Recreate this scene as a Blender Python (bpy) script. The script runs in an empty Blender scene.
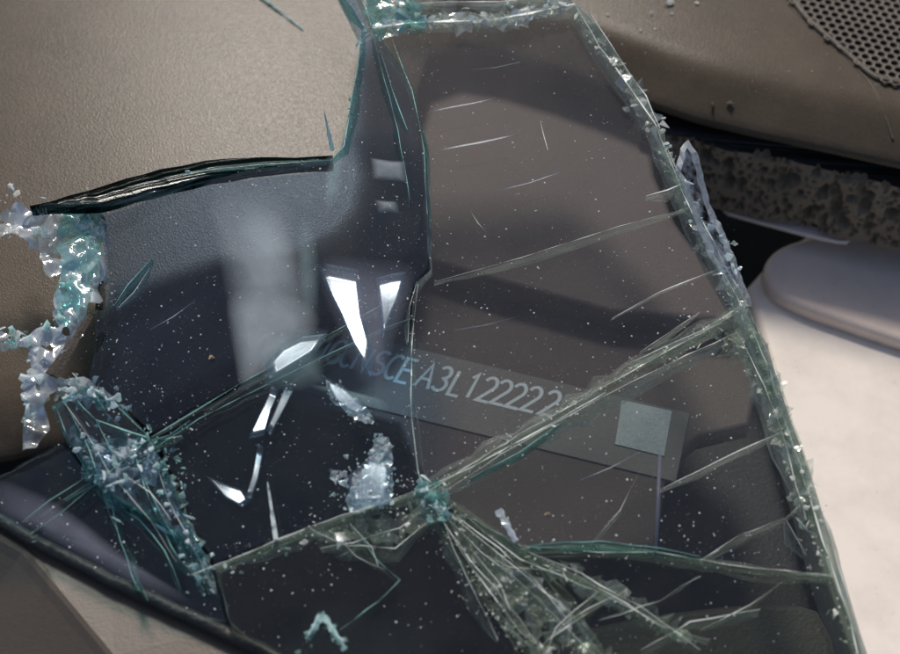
import bpy, bmesh, math, random
import numpy as np
from mathutils import Vector, Matrix, noise

R = random.Random(7)
scene = bpy.context.scene
COL = scene.collection
MM = 0.001

# ---------------------------------------------------------------- camera
PITCH = math.radians(55)
DIST = 0.300
WID = 0.207                       # metres across the frame at the plate
cam_d = bpy.data.cameras.new('camera')
cam = bpy.data.objects.new('camera', cam_d); COL.objects.link(cam)
CAM = Vector((0, -DIST * math.cos(PITCH), DIST * math.sin(PITCH)))
FWD = Vector((0, math.cos(PITCH), -math.sin(PITCH)))
RGT = Vector((1, 0, 0)); UPV = RGT.cross(FWD)
cam.location = CAM
cam.rotation_euler = (math.pi / 2 - PITCH, 0, 0)
cam_d.sensor_width = 36; cam_d.lens = 36 * DIST / WID
cam_d.clip_start = 0.005; cam_d.clip_end = 50
cam_d.dof.use_dof = True; cam_d.dof.focus_distance = 0.297; cam_d.dof.aperture_fstop = 13
scene.camera = cam

def ray(px, py):
    k = WID / 900 / DIST
    return (FWD + RGT * ((px - 450) * k) - UPV * ((py - 327) * k)).normalized()
def P(px, py, z=0.0):             # photo pixel -> point on the level z (mm)
    d = ray(px, py); t = (z * MM - CAM.z) / d.z
    return CAM + d * t
def PL(px, py, pt, n):            # photo pixel -> point on a plane
    d = ray(px, py); t = (pt - CAM).dot(n) / d.dot(n)
    return CAM + d * t

# ---------------------------------------------------------------- light
g = ray(352, 156)
SUN = Vector((g.x, g.y, -g.z)).normalized()
SUN_EL = math.asin(SUN.z); SUN_AZ = math.atan2(SUN.x, SUN.y)
world = bpy.data.worlds.new('World'); scene.world = world; world.use_nodes = True
wn = world.node_tree.nodes; wl = world.node_tree.links
sky = wn.new('ShaderNodeTexSky'); sky.sky_type = 'NISHITA'; sky.sun_disc = False; sky.air_density = 0.7; sky.dust_density = 1.6; sky.ozone_density = 0.7
sky.sun_elevation = SUN_EL; sky.sun_rotation = SUN_AZ
bg = wn['Background']; bg.inputs['Strength'].default_value = 0.05
wl.new(sky.outputs[0], bg.inputs[0])
sd = bpy.data.lights.new('sun', 'SUN'); sd.energy = 1.5; sd.angle = math.radians(11); sd.color = (1, 0.93, 0.84)
so = bpy.data.objects.new('sun', sd); COL.objects.link(so)
so.rotation_euler = (-SUN).to_track_quat('-Z', 'Y').to_euler()
vs = scene.view_settings
vs.view_transform = 'Standard'; vs.look = 'None'; vs.exposure = 0.95; vs.gamma = 1
scene.cycles.transparent_max_bounces = 28
scene.cycles.max_bounces = 10; scene.cycles.transmission_bounces = 7; scene.cycles.glossy_bounces = 4
scene.cycles.sample_clamp_indirect = 4
scene.cycles.use_denoising = True

# ---------------------------------------------------------------- materials
def nodes(name):
    m = bpy.data.materials.new(name); m.use_nodes = True
    nt = m.node_tree; nt.nodes.clear()
    out = nt.nodes.new('ShaderNodeOutputMaterial')
    return m, nt, out
def N(nt, t, **k):
    n = nt.nodes.new('ShaderNode' + t)
    for a, b in k.items():
        if a in n.inputs: n.inputs[a].default_value = b
        else: setattr(n, a, b)
    return n
def coords(nt):
    return N(nt, 'TexCoord').outputs['Object'] if False else N(nt, 'NewGeometry').outputs['Position']
def ramp(nt, src, a, b, ca=(0, 0, 0, 1), cb=(1, 1, 1, 1)):
    r = N(nt, 'ValToRGB'); e = r.color_ramp.elements
    e[0].position = a; e[1].position = b; e[0].color = ca; e[1].color = cb
    nt.links.new(src, r.inputs[0]); return r.outputs[0]
def c4(c): return (c[0], c[1], c[2], 1)

def plastic(name, col, rough=0.5, grain=1.0, gscale=1500, dust=0.25, dustcol=(.30, .26, .21), spec=.5):
    m, nt, out = nodes(name); L = nt.links.new
    co = coords(nt)
    b = N(nt, 'BsdfPrincipled'); b.inputs['Roughness'].default_value = rough
    b.inputs['Specular IOR Level'].default_value = spec
    n1 = N(nt, 'TexNoise', Scale=60.0, Detail=6.0, Roughness=.6); L(co, n1.inputs['Vector'])
    n2 = N(nt, 'TexNoise', Scale=1700.0, Detail=4.0, Roughness=.75); L(co, n2.inputs['Vector'])
    mu = N(nt, 'Math', operation='MULTIPLY'); L(n1.outputs[0], mu.inputs[0]); L(n2.outputs[0], mu.inputs[1])
    f = ramp(nt, mu.outputs[0], .16, .50)
    k = N(nt, 'Math', operation='MULTIPLY'); L(f, k.inputs[0]); k.inputs[1].default_value = dust
    mx = N(nt, 'MixRGB'); L(k.outputs[0], mx.inputs[0]); mx.inputs[1].default_value = c4(col); mx.inputs[2].default_value = c4(dustcol)
    L(mx.outputs[0], b.inputs['Base Color'])
    v = N(nt, 'TexVoronoi', Scale=float(gscale)); L(co, v.inputs['Vector'])
    v2 = N(nt, 'TexNoise', Scale=float(gscale) * .55, Detail=3.0); L(co, v2.inputs['Vector'])
    ad = N(nt, 'Math', operation='ADD'); L(v.outputs['Distance'], ad.inputs[0]); L(v2.outputs[0], ad.inputs[1])
    bp = N(nt, 'Bump', Strength=grain, Distance=.00022); L(ad.outputs[0], bp.inputs['Height'])
    L(bp.outputs[0], b.inputs['Normal']); L(b.outputs[0], out.inputs[0])
    return m

def glass(name, tint, rough=.015, dust=.05, haze_scale=90, gloss_tint=(1, 1, 1)):
    m, nt, out = nodes(name); L = nt.links.new
    co = coords(nt)
    ge = N(nt, 'NewGeometry')
    ior = N(nt, 'MapRange'); L(ge.outputs['Backfacing'], ior.inputs[0]); ior.inputs[3].default_value = 1.5; ior.inputs[4].default_value = 1 / 1.5
    fr = N(nt, 'Fresnel'); L(ior.outputs[0], fr.inputs[0])
    tr = N(nt, 'BsdfTransparent'); tr.inputs[0].default_value = c4(tint)
    gl = N(nt, 'BsdfGlossy'); gl.inputs['Roughness'].default_value = rough; gl.inputs[0].default_value = c4(gloss_tint)
    nz = N(nt, 'TexNoise', Scale=22.0, Detail=2.0); L(co, nz.inputs['Vector'])
    bp = N(nt, 'Bump', Strength=.25, Distance=.002); L(nz.outputs[0], bp.inputs['Height']); L(bp.outputs[0], gl.inputs['Normal'])
    mx = N(nt, 'MixShader'); L(fr.outputs[0], mx.inputs[0]); L(tr.outputs[0], mx.inputs[1]); L(gl.outputs[0], mx.inputs[2])
    df = N(nt, 'BsdfDiffuse'); df.inputs[0].default_value = (.42, .40, .37, 1)
    n1 = N(nt, 'TexNoise', Scale=float(haze_scale), Detail=8.0, Roughness=.7); L(co, n1.inputs['Vector'])
    n2 = N(nt, 'TexNoise', Scale=2600.0, Detail=3.0, Roughness=.6); L(co, n2.inputs['Vector'])
    mu = N(nt, 'Math', operation='MULTIPLY'); L(n1.outputs[0], mu.inputs[0]); L(n2.outputs[0], mu.inputs[1])
    k = N(nt, 'Math', operation='MULTIPLY'); L(ramp(nt, mu.outputs[0], .14, .46), k.inputs[0]); k.inputs[1].default_value = dust * 2
    m2 = N(nt, 'MixShader'); L(k.outputs[0], m2.inputs[0]); L(mx.outputs[0], m2.inputs[1]); L(df.outputs[0], m2.inputs[2])
    L(m2.outputs[0], out.inputs[0])
    return m

def fracture(name, tint, clear=.55, white=(.70, .82, .80), scale=500, rough=.12, flow=False):
    # broken face of glass: clear where smooth, frosted where hackled
    m, nt, out = nodes(name); L = nt.links.new
    co = coords(nt)
    mp = N(nt, 'Mapping'); mp.inputs['Scale'].default_value = (1, 1, .35); L(co, mp.inputs[0])
    n1 = N(nt, 'TexNoise', Scale=float(scale), Detail=6.0, Roughness=.65); L(mp.outputs[0], n1.inputs['Vector'])
    if flow:                                   # streaks that run along the crack
        fa = N(nt, 'Attribute', attribute_name='flow'); L(fa.outputs['Vector'], mp.inputs[0])
        mp.inputs['Scale'].default_value = (.07, 2.6, 1); n1.inputs['Scale'].default_value = 1.0; n1.inputs['Detail'].default_value = 5.0
    tr = N(nt, 'BsdfTransparent'); tr.inputs[0].default_value = c4(tint)
    gl = N(nt, 'BsdfGlossy'); gl.inputs['Roughness'].default_value = rough
    bp = N(nt, 'Bump', Strength=.9, Distance=.0006); L(n1.outputs[0], bp.inputs['Height']); L(bp.outputs[0], gl.inputs['Normal'])
    df = N(nt, 'BsdfDiffuse'); df.inputs[0].default_value = c4(white)
    tl = N(nt, 'BsdfTranslucent'); tl.inputs[0].default_value = c4(white)
    a = N(nt, 'MixShader'); a.inputs[0].default_value = .5; L(df.outputs[0], a.inputs[1]); L(tl.outputs[0], a.inputs[2])
    b = N(nt, 'MixShader'); b.inputs[0].default_value = .45; L(a.outputs[0], b.inputs[1]); L(gl.outputs[0], b.inputs[2])
    f = ramp(nt, n1.outputs[0], clear - (.2 if flow else .16), clear + (.3 if flow else .16))
    c = N(nt, 'MixShader'); L(f, c.inputs[0]); L(tr.outputs[0], c.inputs[1]); L(b.outputs[0], c.inputs[2])
    L(c.outputs[0], out.inputs[0])
    return m

def crumb(name, tint, white, frost):
    m, nt, out = nodes(name); L = nt.links.new
    co = coords(nt)
    g1 = N(nt, 'BsdfGlass', Roughness=.04, IOR=1.5); g1.inputs[0].default_value = c4(tint)
    tr = N(nt, 'BsdfTransparent'); tr.inputs[0].default_value = c4(tint)
    a0 = N(nt, 'MixShader'); a0.inputs[0].default_value = .35; L(g1.outputs[0], a0.inputs[1]); L(tr.outputs[0], a0.inputs[2])
    df = N(nt, 'BsdfDiffuse'); df.inputs[0].default_value = c4(white)
    tl = N(nt, 'BsdfTranslucent'); tl.inputs[0].default_value = c4(white)
    a = N(nt, 'MixShader'); a.inputs[0].default_value = .5; L(df.outputs[0], a.inputs[1]); L(tl.outputs[0], a.inputs[2])
    n1 = N(nt, 'TexNoise', Scale=420.0, Detail=5.0); L(co, n1.inputs['Vector'])
    f = ramp(nt, n1.outputs[0], .52 - frost * .5, .74 - frost * .5)
    c = N(nt, 'MixShader'); L(f, c.inputs[0]); L(a0.outputs[0], c.inputs[1]); L(a.outputs[0], c.inputs[2])
    L(c.outputs[0], out.inputs[0])
    return m

def film(name, col, opac, cloudy=False):  # pale see-through colour for painted reflections and haze
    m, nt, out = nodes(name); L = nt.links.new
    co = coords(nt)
    at = N(nt, 'Attribute', attribute_name='fade')
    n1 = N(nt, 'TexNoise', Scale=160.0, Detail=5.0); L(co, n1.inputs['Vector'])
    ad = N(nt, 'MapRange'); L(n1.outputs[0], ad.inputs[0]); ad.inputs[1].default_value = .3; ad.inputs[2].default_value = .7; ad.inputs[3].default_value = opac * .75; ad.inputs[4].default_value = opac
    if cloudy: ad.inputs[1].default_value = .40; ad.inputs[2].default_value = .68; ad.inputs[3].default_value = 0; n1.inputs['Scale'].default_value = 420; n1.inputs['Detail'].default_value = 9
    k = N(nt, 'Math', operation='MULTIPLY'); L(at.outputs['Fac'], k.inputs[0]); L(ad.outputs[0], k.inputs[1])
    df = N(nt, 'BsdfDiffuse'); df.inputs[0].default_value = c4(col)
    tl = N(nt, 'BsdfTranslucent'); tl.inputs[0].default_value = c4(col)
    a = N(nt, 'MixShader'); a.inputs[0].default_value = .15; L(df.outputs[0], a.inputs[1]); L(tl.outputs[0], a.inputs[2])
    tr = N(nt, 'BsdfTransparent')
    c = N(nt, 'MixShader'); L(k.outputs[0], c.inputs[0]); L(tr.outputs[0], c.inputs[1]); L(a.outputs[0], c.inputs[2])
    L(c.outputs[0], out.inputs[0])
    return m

def paint(name, col, rough=.5, dirt=.35):
    m, nt, out = nodes(name); L = nt.links.new
    co = coords(nt)
    b = N(nt, 'BsdfPrincipled'); b.inputs['Roughness'].default_value = rough; b.inputs['Specular IOR Level'].default_value = .3
    n1 = N(nt, 'TexNoise', Scale=55.0, Detail=8.0, Roughness=.65); L(co, n1.inputs['Vector'])
    n2 = N(nt, 'TexNoise', Scale=700.0, Detail=3.0); L(co, n2.inputs['Vector'])
    s = ramp(nt, n2.outputs[0], .66, .74)
    k1 = N(nt, 'Math', operation='MULTIPLY'); L(ramp(nt, n1.outputs[0], .42, .72), k1.inputs[0]); k1.inputs[1].default_value = dirt
    mx = N(nt, 'MixRGB'); L(k1.outputs[0], mx.inputs[0]); mx.inputs[1].default_value = c4(col); mx.inputs[2].default_value = (.50, .43, .36, 1)
    k2 = N(nt, 'Math', operation='MULTIPLY'); L(s, k2.inputs[0]); L(k1.outputs[0], k2.inputs[1])
    m2 = N(nt, 'MixRGB'); L(k2.outputs[0], m2.inputs[0]); L(mx.outputs[0], m2.inputs[1]); m2.inputs[2].default_value = (.2, .15, .11, 1)
    L(m2.outputs[0], b.inputs['Base Color']); L(b.outputs[0], out.inputs[0])
    return m

M = {}
M['dash'] = plastic('dash_vinyl', (.078, .062, .045), .27, .15, 2800, .45, (.20, .165, .12), .13)
M['ledge'] = plastic('ledge_plastic', (.120, .096, .086), .6, .25, 2300, .15, (.2, .17, .15), .3)
M['grille'] = plastic('grille_plastic', (.10, .082, .063), .5, .3, 1800, .4, (.28, .23, .17), .3)
M['dark'] = plastic('black_plastic_and_shade', (.010, .010, .011), .6, .4, 1400, .05)
M['rubber'] = plastic('black_rubber', (.012, .012, .012), .55, .6, 900, .25, (.12, .11, .10))
M['trim'] = plastic('tan_trim_plastic', (.105, .084, .064), .5, .14, 1500, .15)
M['trim2'] = plastic('olive_trim_plastic', (.055, .050, .036), .6, .4, 1200, .25, (.12, .10, .07))
M['foam'] = plastic('foam_rubber', (.21, .160, .112), .95, .6, 1500, .5, (.42, .33, .23), .2)
M['plate'] = plastic('satin_plate', (.140, .140, .131), .5, .15, 2200, .15, (.3, .3, .28))
M['ink'] = plastic('pale_etching', (.85, 1.0, 1.0), .6, .1, 2600, .1, (.6, .7, .7))
M['label'] = plastic('pale_label', (.54, .63, .64), .55, .2, 2400, .9, (.16, .20, .20))
M['paint'] = paint('cream_body_paint', (.88, .80, .72))
M['warm_paint'] = paint('warmed_panel_paint', (.92, .75, .63), .6)  # panel cream made pinker to offset the blue shade on the lobe
M['strip'] = paint('pinkish_strip_paint', (.85, .72, .66), .5)
M['glassA'] = glass('laminated_glass', (.76, .76, .76), dust=.018)
M['glassB'] = glass('blue_reflection_glass', (.58, .67, .78), dust=.015)  # dark blue reflection on the left glass, put into the tint
M['glassD'] = glass('clear_laminated_glass', (.77, .79, .77), dust=.015)
M['glassE'] = glass('aqua_laminated_glass', (.82, .90, .92), dust=.015)
M['glassK'] = glass('dark_rim_glass', (.14, .23, .25), dust=.01)
M['glassC'] = glass('smoky_laminated_glass', (.62, .65, .61), dust=.015)
M['edgeK'] = fracture('dark_rim_edge', (.07, .12, .13), .66, (.26, .46, .44), 300, flow=True)
M['edge'] = fracture('fractured_edge', (.88, .94, .90), .52, (.82, .87, .80), flow=True)
M['edgeB'] = fracture('teal_fractured_edge', (.30, .62, .60), .60, (.42, .74, .72), flow=True)
M['edgeC'] = fracture('clear_fractured_edge', (.90, .95, .95), .74, (.50, .62, .62), 420, flow=True)
M['crack'] = fracture('crack_face', (.88, .95, .91), .51, (.66, .72, .63), 380, flow=True)
M['crackD'] = fracture('dark_crack_face', (.42, .52, .50), .66, (.50, .56, .52), 380, flow=True)
M['glint'] = plastic('bright_crack_glint', (.86, .90, .84), .25, .2, 1500, .1, (.9, .9, .9))  # pale ribbon colour painted as the glint along crack tops
M['glintT'] = plastic('teal_crack_glint', (.30, .62, .58), .25, .2, 1500, .1, (.6, .8, .8))  # teal colour for the same painted glint
M['crumb'] = crumb('crushed_glass', (.86, .97, .95), (.86, .93, .94), .42)
M['crumbT'] = crumb('teal_crushed_glass', (.74, .94, .92), (.68, .88, .86), .30)
M['crumbW'] = crumb('frosted_crushed_glass', (.93, .96, .95), (.92, .92, .86), .5)
M['dust'] = plastic('dust_specks', (.88, .88, .86), .9, .1, 2000, .2)
M['grit'] = plastic('brown_grit', (.36, .25, .14), .9, .5, 2000, .4)
M['bug'] = plastic('dark_debris', (.035, .028, .022), .8, .5, 2000, .3)
M['sheenW'] = film('white_sheen', (.84, .90, 1.0), .92)
M['sheenH'] = film('hazy_sheen', (.66, .74, .78), .42)
M['sheenC'] = film('cloudy_sheen', (.72, .84, .92), .95, True)
M['sheenL'] = film('faint_sheen', (.62, .66, .80), .22)
M['sheenA'] = film('bright_aqua_sheen', (.74, .95, .96), .7)
M['sheenV'] = film('lavender_sheen', (.70, .76, .92), .24)
M['sheenT'] = film('aqua_sheen', (.62, .88, .90), .20)

# ---------------------------------------------------------------- helpers
def link(name, me, mat, parent=None, label=None, cat=None, group=None, kind=None):
    o = bpy.data.objects.new(name, me); COL.objects.link(o)
    for m in (mat if isinstance(mat, (list, tuple)) else [mat]):
        if me.materials.find(m.name) < 0: me.materials.append(m)
    if parent: o.parent = parent
    if label: o['label'] = label
    if cat: o['category'] = cat
    if group: o['group'] = group
    if kind: o['kind'] = kind
    return o
def thing(name, label, cat, group=None, loc=(0, 0, 0)):
    o = bpy.data.objects.new(name, None); COL.objects.link(o); o.empty_display_size = .01
    o['label'] = label; o['category'] = cat
    if group: o['group'] = group
    return o
def mesh(name, v, f, smooth=False):
    me = bpy.data.meshes.new(name); me.from_pydata([tuple(x) for x in v], [], f); me.update()
    if smooth:
        for p in me.polygons: p.use_smooth = True
    return me
def bm_mesh(name, bm, smooth=False):
    me = bpy.data.meshes.new(name); bm.to_mesh(me); bm.free()
    if smooth:
        for p in me.polygons: p.use_smooth = True
    return me
def prism(name, top, depth, bevel=0, seg=5, smooth=True):
    """slab under a polygon of 3D points; upper rim rolled over by 'bevel'"""
    bm = bmesh.new()
    vs_ = [bm.verts.new(p) for p in top]
    f = bm.faces.new(vs_)
    bm.normal_update()
    if f.normal.z < 0: f.normal_flip()
    r = bmesh.ops.extrude_face_region(bm, geom=[f])
    low = [e for e in r['geom'] if isinstance(e, bmesh.types.BMVert)]
    # the extruded copy becomes the top, the original drops
    for v in vs_: v.co.z -= depth
    bm.normal_update()
    if bevel:
        ed = [e for e in bm.edges if all(v in low for v in e.verts)]
        bmesh.ops.bevel(bm, geom=ed, offset=bevel, segments=seg, profile=.5, affect='EDGES', clamp_overlap=False)
    bmesh.ops.recalc_face_normals(bm, faces=bm.faces)
    big = [q for q in bm.faces if len(q.verts) > 4]
    bmesh.ops.triangulate(bm, faces=big)
    me = bm_mesh(name, bm)
    for p in me.polygons:
        p.use_smooth = smooth and abs(p.normal.z) < .995
    return me
def chaikin(pts, n=2, closed=True):
    for _ in range(n):
        q = []
        m_ = len(pts)
        for i in range(m_ if closed else m_ - 1):
            a, b = pts[i], pts[(i + 1) % m_]
            q += [a.lerp(b, .25), a.lerp(b, .75)]
        if not closed: q = [pts[0]] + q + [pts[-1]]
        pts = q
    return pts
def resample(pts, step, closed=False):
    out = []
    seq = pts + [pts[0]] if closed else pts
    for a, b in zip(seq, seq[1:]):
        n = max(1, int(math.dist(a, b) / step))
        for i in range(n):
            out.append((a[0] + (b[0] - a[0]) * i / n, a[1] + (b[1] - a[1]) * i / n))
    if not closed: out.append(tuple(pts[-1]))
    return out
def tube(pts, rad, n=8, flat=1.0):
    v = []; f = []
    for i, p in enumerate(pts):
        t = (pts[min(i + 1, len(pts) - 1)] - pts[max(i - 1, 0)]).normalized()
        a = t.cross(Vector((0, 0, 1))).normalized(); b = a.cross(t)
        r = rad(i / (len(pts) - 1)) if callable(rad) else rad
        for k in range(n):
            w = 2 * math.pi * k / n
            v.append(p + a * (r * math.cos(w)) + b * (r * flat * math.sin(w)))
    for i in range(len(pts) - 1):
        for k in range(n):
            f.append((i * n + k, i * n + (k + 1) % n, (i + 1) * n + (k + 1) % n, (i + 1) * n + k))
    f.append(tuple(range(n))[::-1]); f.append(tuple((len(pts) - 1) * n + k for k in range(n)))
    return v, f
def inside(p, poly):
    x, y = p; c = False
    for i in range(len(poly)):
        x1, y1 = poly[i]; x2, y2 = poly[i - 1]
        if (y1 > y) != (y2 > y) and x < (x2 - x1) * (y - y1) / (y2 - y1) + x1: c = not c
    return c

# ================================================================ setting: black sheet added below everything for the dark void
added_sheet = prism('added_sheet', [P(-500, 1000, -66), P(1500, 1000, -66), P(1500, -250, -66), P(-500, -250, -66)], 3 * MM)
link('void_sheet', added_sheet, M['dark'], None, 'black sheet added for the dark void deep below the broken glass', 'added_sheet')

# ================================================================ dashboard
dash = thing('dashboard', 'brown grained dashboard with rolled edge, foam underside and speaker grille', 'dashboard')
E0 = P(650, 115, -8.6); E1 = P(1000, 191, -8.6)
ed = (E1 - E0).normalized()
def edge_pt(t, z): q = E0 + ed * t; return Vector((q.x, q.y, z * MM))
fr_n = Vector((ed.y, -ed.x, 0)).normalized()            # towards the viewer
if fr_n.y > 0: fr_n = -fr_n
corner = [P(408, 70, 0), P(425, 130, 0), P(430, 225, 0), P(405, 275, 0), P(340, 300, 0), P(250, 318, 0), P(150, 400, 0), P(60, 440, 0), P(-120, 455, 0)]
pad = [edge_pt(.30, 0)] + [edge_pt(t, 0) for t in (.20, .12, .05, 0)] + [P(600, 86, -10), P(500, 60, -10), P(412, 38, -10)] + corner + [P(-500, 440, 0), P(-500, -250, 0), P(1500, -250, 0)]
pad = [Vector((q.x, q.y, 0)) for q in pad]
area = sum(pad[i].x * pad[(i + 1) % len(pad)].y - pad[(i + 1) % len(pad)].x * pad[i].y for i in range(len(pad)))
if area < 0: pad.reverse()
dense = []
for i in range(len(pad)):
    a, b = pad[i], pad[(i + 1) % len(pad)]
    k = max(1, min(12, int((b - a).length / .012)))
    dense += [a.lerp(b, j / k) for j in range(k)]
for _ in range(2):                                     # ease the corners
    dense = [(dense[i - 1] + dense[i] * 2 + dense[(i + 1) % len(dense)]) / 4 for i in range(len(dense))]
npd = len(dense); pv = []; pf = []
prof = ((30, -9.2), (1.2, -9.2), (.25, -8.8), (0, -8.0), (.15, -7.2), (.7, -6.5), (2.5, -5.5), (5.5, -3.9), (8.5, -2.4), (11, -1.2), (14, -.35), (18, 0))
for inn, z in prof:
    for i in range(npd):
        t = (dense[(i + 1) % npd] - dense[i - 1]).normalized()
        nn_ = Vector((-t.y, t.x, 0))
        pv.append(dense[i] + nn_ * (inn * MM) + Vector((0, 0, z * MM)))
for l in range(len(prof) - 1):
    pf += [(l * npd + i, l * npd + (i + 1) % npd, (l + 1) * npd + (i + 1) % npd, (l + 1) * npd + i) for i in range(npd)]
pf.append(tuple((len(prof) - 1) * npd + i for i in range(npd)))
padm = mesh('pad', pv, pf, True)
bm = bmesh.new(); bm.from_mesh(padm); bmesh.ops.triangulate(bm, faces=[q for q in bm.faces if len(q.verts) > 4]); bm.to_mesh(padm); bm.free()
link('top_pad', padm, M['dash'], dash)
# moulded seam beside the grille
def pad_pt(px, py, up=0.0):           # point on the pad surface, rolled edge included
    z = 0.0
    for _ in range(6):
        q = P(px, py, z); d_ = -(q - E0).dot(fr_n) / MM
        ds = [p_[0] for p_ in prof[3:]]; zs = [p_[1] for p_ in prof[3:]]
        z = float(np.interp(d_, ds, zs))
    return P(px, py, z) + Vector((0, 0, up * MM))
seam = [pad_pt(*q, .05) for q in ((778, -6), (800, 16), (822, 36), (845, 56), (866, 78), (876, 92), (884, 112), (893, 140))]
v, f = tube(chaikin(seam, 2, False), .26 * MM, 6, .6)
link('moulded_seam', mesh('seam', v, f, True), M['grille'], dash)

# shelf tiers under the glass
t1 = [(370, -5), (675, 85), (652, 150), (655, 175), (676, 222), (712, 270), (738, 322), (610, 312), (500, 282), (420, 258), (380, 250)]
link('shelf', prism('shelf', [P(*q, -17) for q in t1], 9 * MM, 1.6 * MM, 4), M['ledge'], dash)
t2 = [(225, 300), (430, 240), (600, 280), (738, 312), (757, 385), (750, 425), (700, 437), (668, 462), (657, 548), (520, 548), (432, 500), (398, 424), (240, 388)]
link('shelf', prism('lower_shelf', [P(*q, -24.4) for q in t2], 6 * MM, 1.2 * MM, 4), M['ledge'], dash)
v, f = tube([P(660, 455, -24), P(658, 500, -24.5), P(655, 552, -25)], .55 * MM, 6)
link('shelf_edge_light', mesh('shelf_edge_light', v, f, True), plastic('lit_edge_lavender', (.30, .30, .42), .35, .2), dash)  # pale lavender paints the light caught along the shelf edge

# speaker grille: plate with real holes
gr0 = P(800, -4, 1.0); gu = (P(900, 18, 1) - P(800, -4, 1)).normalized(); gv = Vector((gu.y, -gu.x, 0))
if gv.y > 0: gv = -gv
bound = [(776, -30), (800, 12), (823, 33), (848, 54), (872, 76), (884, 80), (1000, 100), (1000, -80), (770, -80)]
bw = [P(*q, 0.9) for q in bound]
pitch = 2.6 * MM
verts = []; faces = []
K = 8
for i in range(-8, 34):
    for j in range(-16, 14):
        c = gr0 + gu * (i * pitch + (j % 2) * pitch / 2) + gv * (j * pitch * .88)
        if not inside((c.x, c.y), [(q.x, q.y) for q in bw]): continue
        # hexagonal cell with a round hole
        b0 = len(verts)
        hexr = pitch / math.sqrt(3) * 1.012
        for k in range(12):
            w = math.pi * k / 6 + math.pi / 6
            rr = hexr if k % 2 == 0 else hexr * math.cos(math.pi / 6)
            verts.append(c + gu * (rr * math.cos(w)) + gv * (rr * math.sin(w)))
        for lvl, rr, dz in ((0, 1.04 * MM, .05 * MM), (1, .95 * MM, -.12 * MM), (2, .95 * MM, -.85 * MM)):
            for k in range(12):
                w = math.pi * k / 6 + math.pi / 6
                verts.append(c + gu * (rr * math.cos(w)) + gv * (rr * math.sin(w)) + Vector((0, 0, dz)))
        for lv in range(3):
            for k in range(12):
                a = b0 + lv * 12 + k; b_ = b0 + lv * 12 + (k + 1) % 12
                faces.append((a, b_, b_ + 12, a + 12))
gm = mesh('grille', verts, faces)
bm = bmesh.new(); bm.from_mesh(gm); bmesh.ops.recalc_face_normals(bm, faces=bm.faces); bm.to_mesh(gm); bm.free()
grille = link('speaker_grille', gm, M['grille'], dash)
link('backing', prism('backing', [P(*q, .12) for q in bound], .05 * MM), M['dark'], grille)
rimp = chaikin([P(*q, .4) for q in bound[:7]], 2, False)
v, f = tube(rimp, .9 * MM, 8, .75)
link('rim', mesh('rim', v, f, True), M['grille'], grille)

# foam block below the rolled edge: cellular, pitted front
def worley(X, Y, rng, n, w, h):
    px = rng.random(n) * w; py = rng.random(n) * h
    d = np.sqrt((X[..., None] - px) ** 2 + (Y[..., None] - py) ** 2)
    d.sort(axis=-1); return d[..., 0], d[..., 1]
rng = np.random.default_rng(3)
FL, FH = .150, .0185
nx, ny = 420, 64
X, Y = np.meshgrid(np.linspace(0, FL, nx), np.linspace(0, FH, ny))
dep = np.zeros_like(X)
for lay, (cnt, r0, r1) in enumerate(((75, .0012, .0021), (420, .0006, .0012), (1000, .0003, .0006))):
    for _ in range(cnt):
        cx0, cy0, rr = rng.random() * FL, rng.random() * FH, r0 + (r1 - r0) * rng.random() ** 1.5
        i0, i1 = int(max((cx0 - rr) / FL * nx, 0)), int(min((cx0 + rr) / FL * nx + 2, nx))
        e_ = .7 + .6 * rng.random()
        d2 = ((X[:, i0:i1] - cx0) ** 2 * e_ + (Y[:, i0:i1] - cy0) ** 2 / e_) / rr ** 2
        dep[:, i0:i1] = np.maximum(dep[:, i0:i1], np.sqrt(np.clip(1 - d2, 0, 1)) * rr * 2.3)
foam0 = edge_pt(-.004, -12.5) - fr_n * (2.5 * MM)
fv = []
for j in range(ny):
    for i in range(nx):
        s = X[j, i]; t = Y[j, i]
        w = noise.noise((s * 90, t * 90, 3)) * .0016 + noise.noise((s * 25, 7, 3)) * .002
        top = .0012 * noise.noise((s * 160, 1, 0)) if j == ny - 1 else 0
        zz = -FH + t + top - .0022 * (s / FL)
        q = foam0 + ed * s + Vector((0, 0, zz)) + fr_n * (.004 + w - dep[j, i] + .005 * (1 - t / FH))
        fv.append(q)
ff = [(j * nx + i, j * nx + i + 1, (j + 1) * nx + i + 1, (j + 1) * nx + i) for j in range(ny - 1) for i in range(nx - 1)]
nb = len(fv)
for j in (0, ny - 1):                                     # closed back
    for i in (0, nx - 1):
        fv.append(foam0 + ed * (i / (nx - 1) * FL) + Vector((0, 0, -FH + FH * j / (ny - 1))) - fr_n * .02)
ff += [tuple(range(0, nx))[::-1] + (nb, nb + 1), tuple((ny - 1) * nx + i for i in range(nx)) + (nb + 3, nb + 2), (nb, nb + 2, nb + 3, nb + 1),
       tuple(j * nx for j in range(ny)) + (nb + 2, nb), tuple(j * nx + nx - 1 for j in range(ny))[::-1] + (nb + 1, nb + 3)]
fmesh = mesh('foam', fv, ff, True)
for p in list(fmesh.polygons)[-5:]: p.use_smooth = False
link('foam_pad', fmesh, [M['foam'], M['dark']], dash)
fmesh.polygons[len(fmesh.polygons) - 4].material_index = 1        # upper side coloured black as the shadowed gap under the lip
# thin pinkish flange beneath the foam
fl = [(722, 203), (740, 205), (772, 214), (805, 224), (838, 232), (852, 238), (846, 243), (812, 236), (775, 226), (742, 217), (724, 212)]
link('flange', prism('flange', chaikin([P(*q, -33.5) for q in fl], 1), 1.2 * MM, .3 * MM, 2), M['strip'], dash)

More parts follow.
